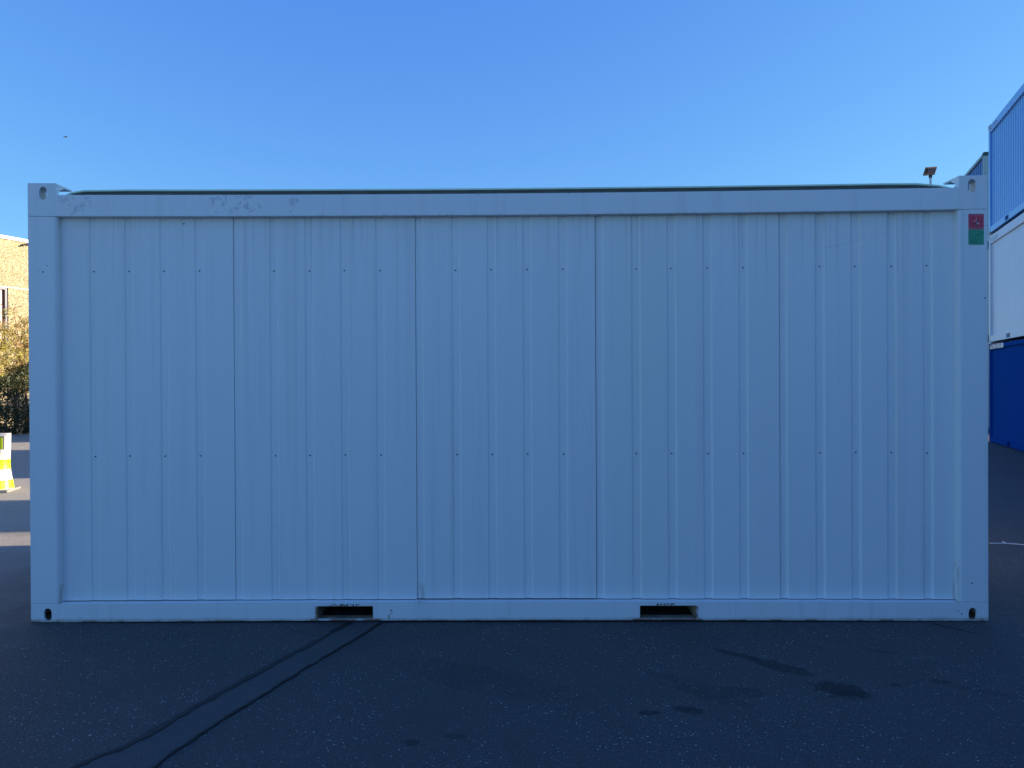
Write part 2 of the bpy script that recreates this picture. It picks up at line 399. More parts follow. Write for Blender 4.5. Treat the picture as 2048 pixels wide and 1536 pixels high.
for P, w0, nm in ((Ls, 0.026, 'wide'), (Rs, 0.011, 'thin')):
    bm = bmesh.new(); V = []
    for i, (x, y) in enumerate(P):
        w = w0 * rs.uniform(0.35, 1.15)
        V.append((bm.verts.new((x - w, y, 0.008)), bm.verts.new((x + w * 0.8, y, 0.008))))
    for a, b in zip(V, V[1:]): bm.faces.new((a[0], b[0], b[1], a[1]))
    tag(link('tar_seam', bm, TAR), ('broad ragged' if nm == 'wide' else 'thin') + ' black tar seam along the repair strip', kind='structure')

# ------------------------------------------------------------------ the main container
HL, YF = 3.029, -1.219
def sag(bm):
    for v in bm.verts:
        k = 1 - (v.co.x / HL) ** 2; z = v.co.z
        v.co.z += k * (-0.017 * (z - 1.4) / 1.4 if z > 1.4 else 0.010 * (1.4 - z) / 1.4)
    return bm
cont = empty('office_container', 'pale grey flat sided cabin container filling the view, ribbed panels, red and green stickers', 'container', (0, 1.219, 0))
def part(name, bm, mat, parent=cont, sagged=True, smooth=False):
    if sagged: sag(bm)
    return link(name, bm, mat, parent, smooth=smooth)

# top corner castings: front plate with slot, outer plate, top plate and inner gusset
for (sx, sy) in ((-1, -1), (1, -1), (-1, 1), (1, 1)):
    bm = plate([(sx * HL, 2.5885), (sx * HL, 2.80), (sx * 2.851, 2.80), (sx * 2.851, 2.5885)], [slot(sx * 2.930 if sx < 0 else 2.932, 2.735, 0.049, 0.084)], sy * -YF, sy * (-YF - 0.016))
    ya, yb = sorted((sy * (1.219 - 0.016), sy * (1.219 - 0.175)))
    o0, o1 = sorted((sx * HL, sx * (HL - 0.012)))
    box(bm, o0, o1, ya, yb, 2.5885, 2.788)
    t0, t1 = sorted((sx * HL, sx * 2.851))
    box(bm, t0, t1, ya, yb, 2.788, 2.80)
    g0, g1 = sorted((sx * 2.851, sx * 2.859))
    prism(bm, [(sy * (1.219 - 0.016), 2.722), (sy * (1.219 - 0.016), 2.788), (sy * (1.219 - 0.095), 2.788), (sy * (1.219 - 0.040), 2.757), (sy * (1.219 - 0.032), 2.722)], 'x', g0, g1)
    bevel(bm, 0.0022, 2, lambda e: e.calc_length() > 0.03 and not all(abs(abs(v.co.x) - 2.851) < 1e-4 and v.co.z < 2.73 for v in e.verts))
    part('corner_casting', bm, MAIN)
    bm = bmesh.new(); box(bm, sx * 2.926 - 0.008, sx * 2.926 + 0.012, sy * 1.15 - 0.02, sy * 1.15 + 0.02, 2.60, 2.765)
    bevel(bm, 0.008); link('lashing_block', bm, CASTIN, cont)
# bottom castings
for (sx, sy) in ((-1, -1), (1, -1), (-1, 1), (1, 1)):
    bm = plate([(sx * HL, 0.003), (sx * HL, 0.1215), (sx * 2.8475, 0.1215), (sx * 2.8475, 0.003)], [slot(-2.9205 if sx < 0 else 2.930, 0.052 if sx < 0 else 0.046, 0.049, 0.080)], sy * 1.219, sy * 1.203)
    ya, yb = sorted((sy * 1.203, sy * 1.045))
    o0, o1 = sorted((sx * HL, sx * (HL - 0.012)))
    box(bm, o0, o1, ya, yb, 0.003, 0.1215)
    bevel(bm, 0.002, 2, lambda e: e.calc_length() > 0.03 and not all(abs(abs(v.co.x) - 2.8475) < 1e-4 for v in e.verts))
    part('corner_casting', bm, MAIN)
    bm = bmesh.new(); i0, i1 = sorted((sx * (HL - 0.014), sx * 2.85))
    box(bm, i0, i1, ya, yb, 0.003, 0.012)
    yc = sorted((sy * 1.050, sy * 1.045))
    box(bm, i0, i1, yc[0], yc[1], 0.0125, 0.1215)
    link('casting_floor', bm, INNER, cont)
# posts
for (sx, sy) in ((-1, -1), (1, -1), (-1, 1), (1, 1)):
    bm = bmesh.new(); x0, x1 = sorted((sx * HL, sx * 2.845)); y0, y1 = sorted((sy * 1.219, sy * 1.06))
    box(bm, x0, x1, y0, y1, 0.1238, 2.5863)
    inner = sx * 2.845
    bevel(bm, 0.020, 4, lambda e: all(abs(v.co.x - inner) < 1e-4 and abs(v.co.y - sy * 1.219) < 1e-4 for v in e.verts))
    bevel(bm, 0.0025, 2, lambda e: all(abs(v.co.x - sx * HL) < 1e-4 for v in e.verts) and e.calc_length() > 1)
    part('corner_post', bm, MAIN)
# long top and bottom rails, front and back
for sy in (-1, 1):
    y0, y1 = sorted((sy * 1.219, sy * 1.150))
    bm = bmesh.new(); box(bm, -2.8508, 2.8508, y0, y1, 2.5885, 2.7255, 40)
    bevel(bm, 0.003, 2, lambda e: abs(e.verts[0].co.x - e.verts[1].co.x) > .05); part('top_rail', bm, MAIN)
    outer = subdiv_rect(-2.8465, 2.8465, 0.003, 0.1215, 48)
    holes = [[(c - .1765, .0145), (c + .1765, .0145), (c + .1765, .092), (c + .172, .0965), (c - .172, .0965), (c - .1765, .092)] for c in (-1.0205, 1.021)]
    bm = plate(outer, holes, sy * 1.219, sy * 1.209)
    fa, fb = sorted((sy * 1.2085, sy * 1.150)); box(bm, -2.8465, 2.8465, fa, fb, .112, .1211, 48)
    part('bottom_rail', bm, MAIN)
# end rails and end walls
for sx in (-1, 1):
    x0, x1 = sorted((sx * 3.029, sx * 2.95))
    bm = bmesh.new(); box(bm, x0, x1, -1.04, 1.04, 2.59, 2.725); bevel(bm, .003); part('top_rail', bm, MAIN)
    bm = bmesh.new(); box(bm, x0, x1, -1.04, 1.04, 0.004, 0.121); bevel(bm, .003); part('bottom_rail', bm, MAIN)
    bm = bmesh.new(); xa, xb = sorted((sx * 2.985, sx * 2.945)); box(bm, xa, xb, -1.058, 1.058, 0.122, 2.589); part('end_wall', bm, MAIN)
# fork pockets: tunnels right through the floor frame
for c in (-1.0205, 1.021):
    bm = bmesh.new()
    x0, x1, z0, z1 = c - .1785, c + .1785, .0165, .098
    box(bm, x0, x1, -1.2075, -1.125, z0 - .006, z0); box(bm, x0, x1, 1.125, 1.2075, z0 - .006, z0)
    box(bm, x0, x1, -1.2075, 1.2075, z1, z1 + .006)
    box(bm, x0 - .006, x0 - .0005, -1.2075, 1.2075, z0, z1)
    box(bm, x1 + .0005, x1 + .006, -1.2075, 1.2075, z0, z1)
    box(bm, x0, x1, -0.02, 0.02, z0 + .001, z1 - .001)
    link('fork_pocket', bm, INNER, cont)
bm = bmesh.new(); box(bm, -2.94, 2.94, -1.145, 1.145, 0.122, 0.16); link('floor', bm, INNER, cont)

# wall panels with recessed ribs
SE = [-2.9, -1.735, -0.569, 0.577, 1.742, 2.90]
YP = YF + 0.045
scr_me = None
def panel(k, back=False):
    xs_, xe = SE[k], SE[k + 1]
    g = (.0055, .0055, .0058, .0085, .0110)[k]
    so = (.0285, .0285, .0290, .0315, .0335)[k]
    prof = [(xs_ + [0, .0008, .0012, .0030, .0056][k], .030), (xs_ + [0, .0008, .0012, .0030, .0056][k], g)] if k else [(-2.90, g)]
    prof += [(xs_ + .042, g), (xs_ + .042 + so - .021, 0)]
    for i in range(4):
        c = xs_ + .258 + .2268 * i
        if k == 0: c = -2.636 + .2268 * i
        prof += [(c - so, 0), (c - .0210, g), (c + .0210, g), (c + so, 0)]
    prof += [(xe - .0012, 0), (xe - .0012, .030)] if k < 4 else [(2.90, 0)]
    bm = bmesh.new(); rows = []
    zb = [0.1275, 0.1262, 0.1300, 0.1265, 0.1262][k]
    NZ = 20
    for j in range(NZ + 1):
        z = zb + (2.612 - zb) * j / NZ
        rows.append([bm.verts.new((x, (YP + d) if not back else -(YP + d), z)) for x, d in prof])
    for a, b in zip(rows, rows[1:]):
        for i in range(len(prof) - 1):
            bm.faces.new((a[i], a[i + 1], b[i + 1], b[i]))
    return bm
for k in range(5):
    bm = panel(k)
    p = part('wall_panel', bm, MAIN)
    if k == 3: p['label'] = 'slightly yellowish ribbed wall panel'
    pts = [( (-2.636 if k == 0 else SE[k] + .258) + .2268 * i, z) for i in range(4) for z in (2.246, 1.056)]
    if k == 0: pts.append((-2.053, 2.548))
    for (x, z) in pts:
        x += rnd.uniform(-.003, .003); z += rnd.uniform(-.003, .003)
        kx = 1 - (x / HL) ** 2
        z += kx * (-0.017 * (z - 1.4) / 1.4 if z > 1.4 else 0.010 * (1.4 - z) / 1.4)
        if scr_me is None:
            b2 = bmesh.new()
            bmesh.ops.create_cone(b2, cap_ends=True, segments=10, radius1=.0056, radius2=.0042, depth=.005, matrix=Matrix.Rotation(R(90), 4, 'X'))
            o = link('screw', b2, STEEL, p); scr_me = o.data
        else:
            o = bpy.data.objects.new('screw', scr_me); COL.objects.link(o); o.parent = p
        o.location = (x, YP + ((.0055, .0055, .0058, .0085, .0110)[k] - .0012 if z < 2.5 else -.0012), z)
    part('wall_panel', panel(k, True), MAIN)
# wall core behind the panel joints
bm = bmesh.new(); box(bm, -2.93, 2.93, YP + .032, YP + .06, .13, 2.60); link('wall_core', bm, ROOFD, cont)
# bowed roof sheet with a pale green rim over dark flashing
bm = bmesh.new()
prof = [(-2.835, 2.733), (-2.78, 2.757), (-2.70, 2.770), (-2.4, 2.774), (0, 2.774), (2.4, 2.774), (2.62, 2.771), (2.76, 2.757), (2.845, 2.736)]
def dens(P):
    out = []
    for (a, b), (c, d) in zip(P, P[1:]):
        n = max(1, int(abs(c - a) / .15))
        out += [(a + (c - a) * i / n, b + (d - b) * i / n) for i in range(n)]
    return out + [P[-1]]
prof = dens(prof)
poly = prof + [(x, z - .009) for x, z in reversed(prof)]
prism(bm, poly, 'y', -1.165, 1.165)
part('roof_sheet', bm, ROOF)
bm = bmesh.new()
poly = [(x * .998, z - .010) for x, z in prof] + [(x, 2.700) for x in (2.82, 1.4, 0, -1.4, -2.82)]
prism(bm, poly, 'y', -1.145, 1.145)
part('roof_flashing', bm, ROOFD)

# stickers on the right hand post
RED = simple('red_sticker_vinyl', (0.62, 0.030, 0.075), 0.4, 0.2, 30)
GRN = simple('green_sticker_vinyl', (0.015, 0.30, 0.17), 0.4, 0.25, 30)
PALE = simple('pale_pink_print', (0.50, 0.26, 0.36), 0.5, 0.15, 60)
PALEG = simple('pale_green_print', (0.16, 0.38, 0.30), 0.5, 0.15, 60)
WHT = simple('white_print', (0.62, 0.60, 0.62), 0.5, 0.1, 60)
INK = simple('dark_ink', (0.03, 0.02, 0.05), 0.5, 0.1, 60)
def rounded(bm, x0, x1, z0, z1, r, y0, y1):
    pts = []
    for cx, cz, a0 in ((x1 - r, z1 - r, 0), (x0 + r, z1 - r, 90), (x0 + r, z0 + r, 180), (x1 - r, z0 + r, 270)):
        for i in range(5):
            a = R(a0 + 90 * i / 4); pts.append((cx + r * math.cos(a), cz + r * math.sin(a)))
    prism(bm, pts, 'y', y0, y1)
def polys(name, lst, mat, parent, y0=-.0014, y1=-.0018):
    bm = bmesh.new()
    for pl in lst: prism(bm, pl, 'y', YF + y0, YF + y1)
    return link(name, bm, mat, parent)
def rect(x0, x1, z0, z1): return [(x0, z0), (x1, z0), (x1, z1), (x0, z1)]
SX0, SX1 = 2.9085, 3.0045
bm = bmesh.new(); rounded(bm, SX0, SX1, 2.4615, 2.5575, .006, YF - .0002, YF - .0014)
s1 = link('sticker', bm, RED, cont); s1['label'] = 'red square warning sticker with cracked white pictogram'
bm = bmesh.new(); rounded(bm, SX0, SX1, 2.3640, 2.4605, .006, YF - .0002, YF - .0014)
s2 = link('sticker', bm, GRN, cont); s2['label'] = 'dark green square sticker below the red one'
def border(z0, z1): 
    a, b = SX0 + .004, SX1 - .004; w = .0014
    return [rect(a, b, z1 - w, z1), rect(a, b, z0, z0 + w), rect(a, a + w, z0 + w, z1 - w), rect(b - w, b, z0 + w, z1 - w)]
polys('border', border(2.4655, 2.5535), PALE, s1); polys('border', border(2.368, 2.4565), PALEG, s2)
def dashes(x0, x1, z, h, seed):
    r2 = random.Random(seed); out = []; x = x0
    while x < x1:
        w = r2.uniform(.0012, .0030); hh = h * r2.uniform(.7, 1.0)
        out.append(rect(x, min(x + w, x1), z, z + hh)); x += w + (.0008 if r2.random() > .2 else .004)
    return out
polys('lettering', dashes(2.924, 2.992, 2.544, .0042, 1), PALE, s1); polys('lettering', dashes(2.918, 2.998, 2.470, .0040, 2), PALE, s1)
polys('lettering', dashes(2.917, 2.998, 2.448, .0035, 4), PALEG, s2)
def picto(lst, mat, parent, y0=-.0014, y1=-.0018):
    for pl in lst: polys('pictogram', [pl], mat, parent, y0, y1)
picto([[(2.955, 2.514), (2.959, 2.514), (2.957, 2.540)], [(2.936, 2.508), (2.957, 2.511), (2.957, 2.515), (2.937, 2.511)],
                    [(2.957, 2.500), (2.976, 2.492), (2.979, 2.496), (2.960, 2.505)], [(2.953, 2.486), (2.957, 2.486), (2.956, 2.494)], [(2.968, 2.484), (2.973, 2.488), (2.970, 2.491)],
                    [(2.970, 2.513), (2.982, 2.517), (2.971, 2.515)]], WHT, s1, -.0014, -.0020)
picto([[(2.949, 2.502), (2.958, 2.499), (2.957, 2.508)], [(2.957, 2.515), (2.968, 2.519), (2.962, 2.508)], [(2.944, 2.489), (2.952, 2.485), (2.952, 2.495), (2.947, 2.496)],
                    [(2.959, 2.481), (2.968, 2.484), (2.965, 2.494), (2.958, 2.492)], [(2.974, 2.486), (2.983, 2.497), (2.978, 2.498)]], INK, s1)
picto([[(2.918, 2.446), (2.926, 2.444), (2.941, 2.424), (2.934, 2.424)], [(2.962, 2.444), (2.967, 2.444), (2.957, 2.434), (2.953, 2.436)], [(2.948, 2.430), (2.953, 2.434), (2.946, 2.437)]], PALEG, s2)
GDK = simple('dark_green_print', (0.008, 0.07, 0.055), 0.5, 0.1, 60)
picto([[(2.922, 2.380), (2.938, 2.388), (2.936, 2.382), (2.926, 2.377)], [(2.946, 2.379), (2.960, 2.388), (2.956, 2.379)], [(2.923, 2.430), (2.931, 2.428), (2.927, 2.436)],
                    [(2.958, 2.424), (2.975, 2.430), (2.966, 2.434)]], GDK, s2)

# ------------------------------------------------------------------ container stacks along the yard's right side
DV = Vector((0.33635, 0.94174, 0)).normalized(); NV = Vector((DV.y, -DV.x, 0))
ROT = math.atan2(DV.y, DV.x)
CW = 2.438
def text_mesh(name, body, size, mat, parent, origin, xdir, up, dist=.002):
    c = bpy.data.curves.new('t', 'FONT'); c.body = body; c.size = size; c.extrude = 0.0008
    o = bpy.data.objects.new('t', c); COL.objects.link(o)
    dg = bpy.context.evaluated_depsgraph_get()
    me = bpy.data.meshes.new_from_object(o.evaluated_get(dg)); bpy.data.objects.remove(o); bpy.data.curves.remove(c)
    me.materials.clear(); me.materials.append(mat); me.name = name
    t = bpy.data.objects.new(name, me); COL.objects.link(t); t.parent = parent
    z = Vector(xdir).cross(Vector(up)); mm = Matrix((Vector(xdir), Vector(up), z)).transposed().to_4x4(); mm.translation = Vector(origin)
    t.matrix_local = mm
    return t

def container(far_left, z, H, L, label, side_mat, frame_mat, end_mat, style, pitch=0.2, depth=0.03, top_rail=.20, bot_rail=.15, lift=.05, pocket=1.75, pocket2=None, group=None, castmat=None, rot=None, name='storage_container'):
    """far_left: the corner of the visible side at its far end; local +X runs away, local +Y is the visible side"""
    c = Vector((far_left[0], far_left[1], 0)) - DV * (L / 2) + NV * (CW / 2)
    rt = empty(name, label, 'container', (c.x, c.y, z), ROT if rot is None else rot, group)
    hx, hy = L / 2, CW / 2
    cm = castmat or frame_mat
    for sx in (-1, 1):
        for sy in (-1, 1):
            for zz in (0, H - .118):
                bm = bmesh.new(); xa, xb = sorted((sx * hx, sx * (hx - .178))); ya, yb = sorted((sy * hy, sy * (hy - .162)))
                box(bm, xa, xb, ya, yb, zz, zz + .118); bevel(bm, .008, 2)
                # slot on the side face
                cc = link('corner_casting', bm, cm, rt)
                bm = bmesh.new(); prism(bm, slot(sx * (hx - .089), zz + .06, .05, .08, 6), 'y', sy * hy - sy * .01, sy * (hy + .0015)); link('casting_slot', bm, INK, cc)
            bm = bmesh.new(); xa, xb = sorted((sx * (hx - .004), sx * (hx - .15))); ya, yb = sorted((sy * (hy - .004), sy * (hy - .14)))
            box(bm, xa, xb, ya, yb, .1185, H - .1185); bevel(bm, .006, 2); link('corner_post', bm, frame_mat, rt)
    for sy in (-1, 1):
        ya, yb = sorted((sy * (hy - .005), sy * (hy - .075)))
        bm = bmesh.new(); box(bm, -hx + .179, hx - .179, ya, yb, H - .02 - top_rail, H - .02); bevel(bm, .006, 2); link('top_rail', bm, frame_mat, rt)
        # lower rail with fork pockets
        outer = rect(-hx + .179, hx - .179, lift, lift + bot_rail)
        p2 = pocket2 if pocket2 else pocket
        hl = []
        for cx in ((hx - pocket), (-hx + p2)):
            if L > 4: hl.append(rect(cx - .16, cx + .16, lift + .018, lift + bot_rail - .022))
        bm = plate(outer, hl, sy * (hy - .005), sy * (hy - .075)); link('bottom_rail', bm, frame_mat, rt)
        if hl:
            for q in hl:
                bm = bmesh.new(); ya, yb = sorted((sy * (hy - .076), sy * (hy - .09))); box(bm, q[0][0] - .01, q[1][0] + .01, ya, yb, q[0][1] - .01, q[2][1] + .01); link('fork_pocket', bm, INK, rt)
        # side wall
        bm = bmesh.new(); x0, x1 = -hx + .151, hx - .151; z0, z1 = lift + bot_rail - .01, H - top_rail - .015
        yw = hy - .05
        if style == 'corrugated':
            n = int((x1 - x0) / pitch); pw = (x1 - x0) / n; pr = []
            for i in range(n):
                a = x0 + i * pw
                pr += [(a, 0), (a + pw * .32, 0), (a + pw * .5, depth), (a + pw * .82, depth)]
            pr.append((x1, 0))
        else:
            n = int((x1 - x0) / .5); pw = (x1 - x0) / n; pr = []
            for i in range(n):
                a = x0 + i * pw; pr += [(a, 0), (a + pw - .03, 0), (a + pw - .025, .0012), (a + pw - .005, .0012)]
            pr.append((x1, 0))
        a_ = [bm.verts.new((x, sy * (yw - d), z0)) for x, d in pr]; b_ = [bm.verts.new((x, sy * (yw - d), z1)) for x, d in pr]
        for i in range(len(pr) - 1): bm.faces.new((a_[i], a_[i + 1], b_[i + 1], b_[i]))
        link('side_wall', bm, side_mat, rt)
    for sx in (-1, 1):
        xa, xb = sorted((sx * (hx - .02), sx * (hx - .10)))
        bm = bmesh.new(); box(bm, xa, xb, -hy + .163, hy - .163, H - .14, H - .02); bevel(bm, .005); link('end_rail', bm, cm, rt)
        bm = bmesh.new(); box(bm, xa, xb, -hy + .163, hy - .163, .01, .14); bevel(bm, .005); link('end_rail', bm, cm, rt)
        # end: two doors with locking bars on the near end, plain wall on the far end
        if sx < 0:
            for s in (-1, 1):
                ya, yb = sorted((s * .01, s * (hy - .145)))
                bm = bmesh.new(); box(bm, -hx + .05, -hx + .09, ya, yb, .145, H - .145); bevel(bm, .006)
                dr = link('door', bm, end_mat, rt)
                for yy in (.28, .75):
                    bm = bmesh.new(); tube(bm, [(-hx + .02, s * yy, .10), (-hx + .02, s * yy, H - .10)], .018, 8); link('locking_bar', bm, cm, dr)
        else:
            bm = bmesh.new(); box(bm, hx - .09, hx - .05, -hy + .141, hy - .141, .141, H - .141); link('end_wall', bm, end_mat, rt)
    bm = bmesh.new(); box(bm, -hx + .1, hx - .1, -hy + .08, hy - .08, H - .06, H - .025); link('roof', bm, frame_mat, rt)
    bm = bmesh.new(); box(bm, -hx + .1, hx - .1, -hy + .08, hy - .08, lift + .04, lift + .12); link('floor', bm, INK, rt)
    return rt, hx, hy

BLUE_D = paint('deep_blue_paint', (0.0005, 0.060, 0.30), 0.9, 0.04)
BLUE_L = paint('light_blue_grey_paint', (0.13, 0.38, 0.80), 0.22, 0.8)
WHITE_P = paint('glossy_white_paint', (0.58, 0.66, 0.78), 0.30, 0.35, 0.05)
BLUE_M = paint('mid_blue_paint', (0.012, 0.10, 0.36), 0.30, 0.6)
GREEN_D = paint('dark_green_paint', (0.015, 0.060, 0.045), 0.5, 0.4)
GREYP = paint('plain_grey_paint', (0.35, 0.37, 0.40), 0.4, 0.4)
TEALG = paint('teal_grey_paint', (0.24, 0.36, 0.38), 0.45, 0.4)
GREYTXT = simple('grey_lettering', (0.36, 0.40, 0.46), 0.5, 0.1, 30)
BLACKTXT = simple('black_lettering', (0.02, 0.02, 0.025), 0.5, 0.1, 30)
SIGNW = simple('white_number_plate', (0.70, 0.70, 0.72), 0.4, 0.06, 20)

Z0 = -0.1535
HA, HB = 6.3, 2.4
FL = Vector((12.480, 15.141, 0)); L1 = 4.885
GRP = 'containers stacked along the right side of the yard'
c1, hx, hy = container(FL, Z0, 2.584, L1, 'deep blue container at the bottom of the right hand stack, white number plate', BLUE_D, BLUE_D, BLUE_D, 'flat', top_rail=.105, bot_rail=.125, lift=.02, pocket=1.83, pocket2=1.3, group=GRP)
# number plate near the far end of the blue one
def plate_sign(rt, hx, hy):
    bm = bmesh.new(); xa, xb = hx - 1.43, hx - .145
    box(bm, xa, xb, hy + .0005, hy + .004, 2.288 - Z0, 2.402 - Z0)
    s = link('number_plate', bm, SIGNW, rt)
    # text reads from far (local +X end is at the left in view) to near
    text_mesh('lettering', 'C', .085, BLACKTXT, s, (hx - .20, hy + .005, 2.335 - Z0), (-1, 0, 0), (0, 0, 1))
    bm = bmesh.new()
    for zz in (2.345, 2.365, 2.385): box(bm, hx - .42, hx - .18, hy + .0042, hy + .0055, zz - Z0 - .006, zz - Z0 + .006)
    box(bm, hx - .45, hx - .30, hy + .0042, hy + .0055, 2.303 - Z0, 2.323 - Z0)
    link('logo', bm, BLACKTXT, s)
    bm = bmesh.new()
    for (a, b, c, d) in ((.58, .80, 2.384, 2.394), (.58, .80, 2.298, 2.308)): box(bm, hx - b, hx - a, hy + .0042, hy + .0055, c - Z0, d - Z0)
    for a in (.58, .77): box(bm, hx - a - .03, hx - a, hy + .0042, hy + .0055, 2.309 - Z0, 2.383 - Z0)
    link('logo', bm, BLACKTXT, s)
    text_mesh('lettering', '3 3 9', .13, BLACKTXT, s, (hx - .88, hy + .0045, 2.300 - Z0), (-1.25, 0, 0), (0, 0, 1))
plate_sign(c1, hx, hy)
for o in list(c1.children):
    pass
Z1 = Z0 + 2.584 + .003
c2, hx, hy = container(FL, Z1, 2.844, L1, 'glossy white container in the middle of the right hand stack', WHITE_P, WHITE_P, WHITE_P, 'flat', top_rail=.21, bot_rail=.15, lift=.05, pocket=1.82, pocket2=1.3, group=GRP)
text_mesh('lettering', 'ICC 01 5555', .15, GREYTXT, c2, (hx - .25, hy - .0035, 2.844 - .19), (-.85, 0, 0), (0, 0, 1))
Z2 = Z1 + 2.844 + .003
c3, hx, hy = container(FL, Z2, 2.894, L1, 'light blue corrugated container on top of the right hand stack', BLUE_L, BLUE_L, BLUE_L, 'corrugated', pitch=.19, depth=.04, top_rail=.19, bot_rail=.15, lift=.062, pocket=1.72, pocket2=1.3, group=GRP, castmat=GREYP)
text_mesh('lettering', 'ICC 01 5310', .14, GREYTXT, c3, (hx - .25, hy - .0035, 2.894 - .17), (-.85, 0, 0), (0, 0, 1))
# second stack, farther along
P2 = Vector((14.614, 18.80, 0)); L2 = 6.058
FL2 = P2 + DV * L2
zz = Z0
H2 = 2.917
for i, lab in enumerate(('blue corrugated container with green doors, lowest of the farther stack', 'blue corrugated container with green doors, in the middle of the farther stack', 'blue corrugated container with dark green doors, topmost of the farther stack')):
    container(FL2, zz, H2, L2, lab, BLUE_M, TEALG, GREEN_D, 'corrugated', pitch=.278, depth=.045, top_rail=.09, group=GRP, castmat=GREEN_D)
    zz += H2 + .003
# unseen single row beyond the right frame edge, added to shade the yard
q = FL - DV * (L1 + .35)
container(q, Z0, 2.75, 7.45, 'unseen blue container added for shade beside the near end of the right hand stack', BLUE_D, BLUE_D, BLUE_D, 'corrugated', pitch=.278, group=GRP)
qt = q - DV * 3.5  # unseen box put in for the dark band it casts on the left ground
container(qt + NV * .0, Z0 + 2.753, 2.591, 1.3, 'unseen short grey box container added for its shadow, on top of the single blue one', GREYP, GREYP, GREYP, 'corrugated', pitch=.278, group=GRP)
# sheet-clad L-shaped hall out of the frame, right of and behind the camera, added to shade the yard and hold back sky light
hall = empty('shade_hall', 'unseen added grey sheet clad warehouse beside the yard, right of and behind the camera', 'shade_hall', (11.5, -8.0, Z0))
HALLM = simple('grey_cladding', (0.19, 0.195, 0.20), 0.6, 0.15, 2)
def clad(u0, u1, n=.3):
    out = []; k = int((u1 - u0) / n)
    for i in range(k):
        a = u0 + i * n; out += [(0.0, a), (0.0, a + .18), (.035, a + .2), (.035, a + .28)]
    return out + [(0.0, u1)]
bm = bmesh.new(); prism(bm, clad(-1.9, 10.62) + [(12.0, 10.62), (12.0, -1.9)], 'z', 0, HA); link('cladding', bm, HALLM, hall)
bm = bmesh.new(); box(bm, -.12, 12.12, -1.9, 10.74, HA + .002, HA + .25); bevel(bm, .02); link('roof', bm, GREYP, hall)
bm = bmesh.new(); prism(bm, [(u, -2.0 - d) for d, u in clad(-11.0, 12.0)] + [(12.0, -12.0), (-11.0, -12.0)], 'z', 0, HB); link('cladding', bm, HALLM, hall)
bm = bmesh.new(); box(bm, -11.12, 12.12, -12.12, -1.905, HB + .002, HB + .25); bevel(bm, .02); link('roof', bm, GREYP, hall)
bm = bmesh.new(); box(bm, -.05, -.004, 4.6, 8.4, 0.02, 4.2); bevel(bm, .01); link('roller_door', bm, GREYP, hall)

# ------------------------------------------------------------------ floodlight on its mast
FP = Vector((13.62, 20.0, Z0))
fl = empty('floodlight', 'square floodlight tilted on top of a thin grey mast behind the container', 'floodlight', FP)
GALV = simple('galvanised_steel', (0.42, 0.45, 0.47), 0.45, 0.15, 8, metal=0.4)
HOUS = simple('dark_lamp_housing', (0.008, 0.009, 0.014), 0.5, 0.2, 10)
t = NT('led_lamp_glass'); v = t.tc.outputs['Object']
ck = t.n.new('ShaderNodeTexBrick'); t.l.new(t.mapping(v, rot=(R(90), 0, 0), sc=(16, 16, 16)), ck.inputs['Vector'])
ck.inputs['Color1'].default_value = (0.07, 0.08, 0.11, 1); ck.inputs['Color2'].default_value = (0.045, 0.05, 0.07, 1); ck.inputs['Mortar'].default_value = (0.05, 0.05, 0.06, 1)
LENS = t.done(ck.outputs['Color'], 0.15)
bm = bmesh.new(); tube(bm, [(0, 0, 0), (0, 0, 4), (0, 0, 8.30)], [.07, .055, .032], 12); link('mast', bm, GALV, fl)
bm = bmesh.new(); box(bm, -.045, .045, -.03, .03, 8.28, 8.39); bevel(bm, .006); link('bracket', bm, HOUS, fl)
# lamp head turned towards the yard and tipped down
ax = Vector((25.4, 8, 3.7)).normalized(); az_ = Vector((.74, -8.65, 13.6)); az_ = (az_ - ax * az_.dot(ax)).normalized(); ay = az_.cross(ax)
Mh = Matrix((ax, ay, az_)).transposed().to_4x4(); Mh.translation = Vector((-.014, 0, 8.506))
hd = bmesh.new(); box(hd, -.223, .223, -.028, .028, -.134, .134); bevel(hd, .008)
ln = bmesh.new(); box(ln, -.145, .175, -.0335, -.0285, -.050, .105)
for b in (hd, ln): b.transform(Mh)
h = link('lamp_head', hd, HOUS, fl); link('lens', ln, LENS, h)

# ------------------------------------------------------------------ building on the left
WB = Vector((-18.747, 18.891, 0))
def WP(s, d, z): return WB + DV * s + NV * d + Vector((0, 0, z))
bld = empty('building', 'pale yellow pebble dashed building with white coping above the hedge', 'building', WB, ROT)
# local x along the facade, local -y is out towards the yard
def hole_wall(s0, s1, z0, z1, holes, y0, y1): return plate(rect(s0, s1, z0, z1), holes, y0, y1)
HR = 6.58
wins = [rect(-1.2, 2.54, 2.9, 4.90), rect(-7.4, -3.6, 2.9, 4.9), rect(9.0, 12.8, 2.9, 4.9)]
bm = hole_wall(-12, 34, 4.925, HR, [], 0, .30); link('wall', bm, WALL, bld)
wl2 = [[(a, b) for a, b in w] for w in wins]
def notch(s0, s1, z0, z1, ws):
    bm = bmesh.new(); xs2 = [s0]
    for w in sorted(ws, key=lambda w: w[0][0]):
        box(bm, xs2[-1], w[0][0], 0, .30, z0, z1); box(bm, w[0][0], w[1][0], 0, .30, z0, w[0][1]); xs2.append(w[1][0])
    box(bm, xs2[-1], s1, 0, .30, z0, z1); return bm
link('wall', notch(-12, 34, 0, 4.90, wins), WALL, bld)
bm = bmesh.new(); box(bm, -12, 34, .012, .28, 4.9005, 4.9245); link('panel_joint', bm, COPING, bld)
bm = bmesh.new(); box(bm, -12.05, 34.05, -.06, .34, HR + .002, HR + .115); bevel(bm, .01); link('coping', bm, COPING, bld)
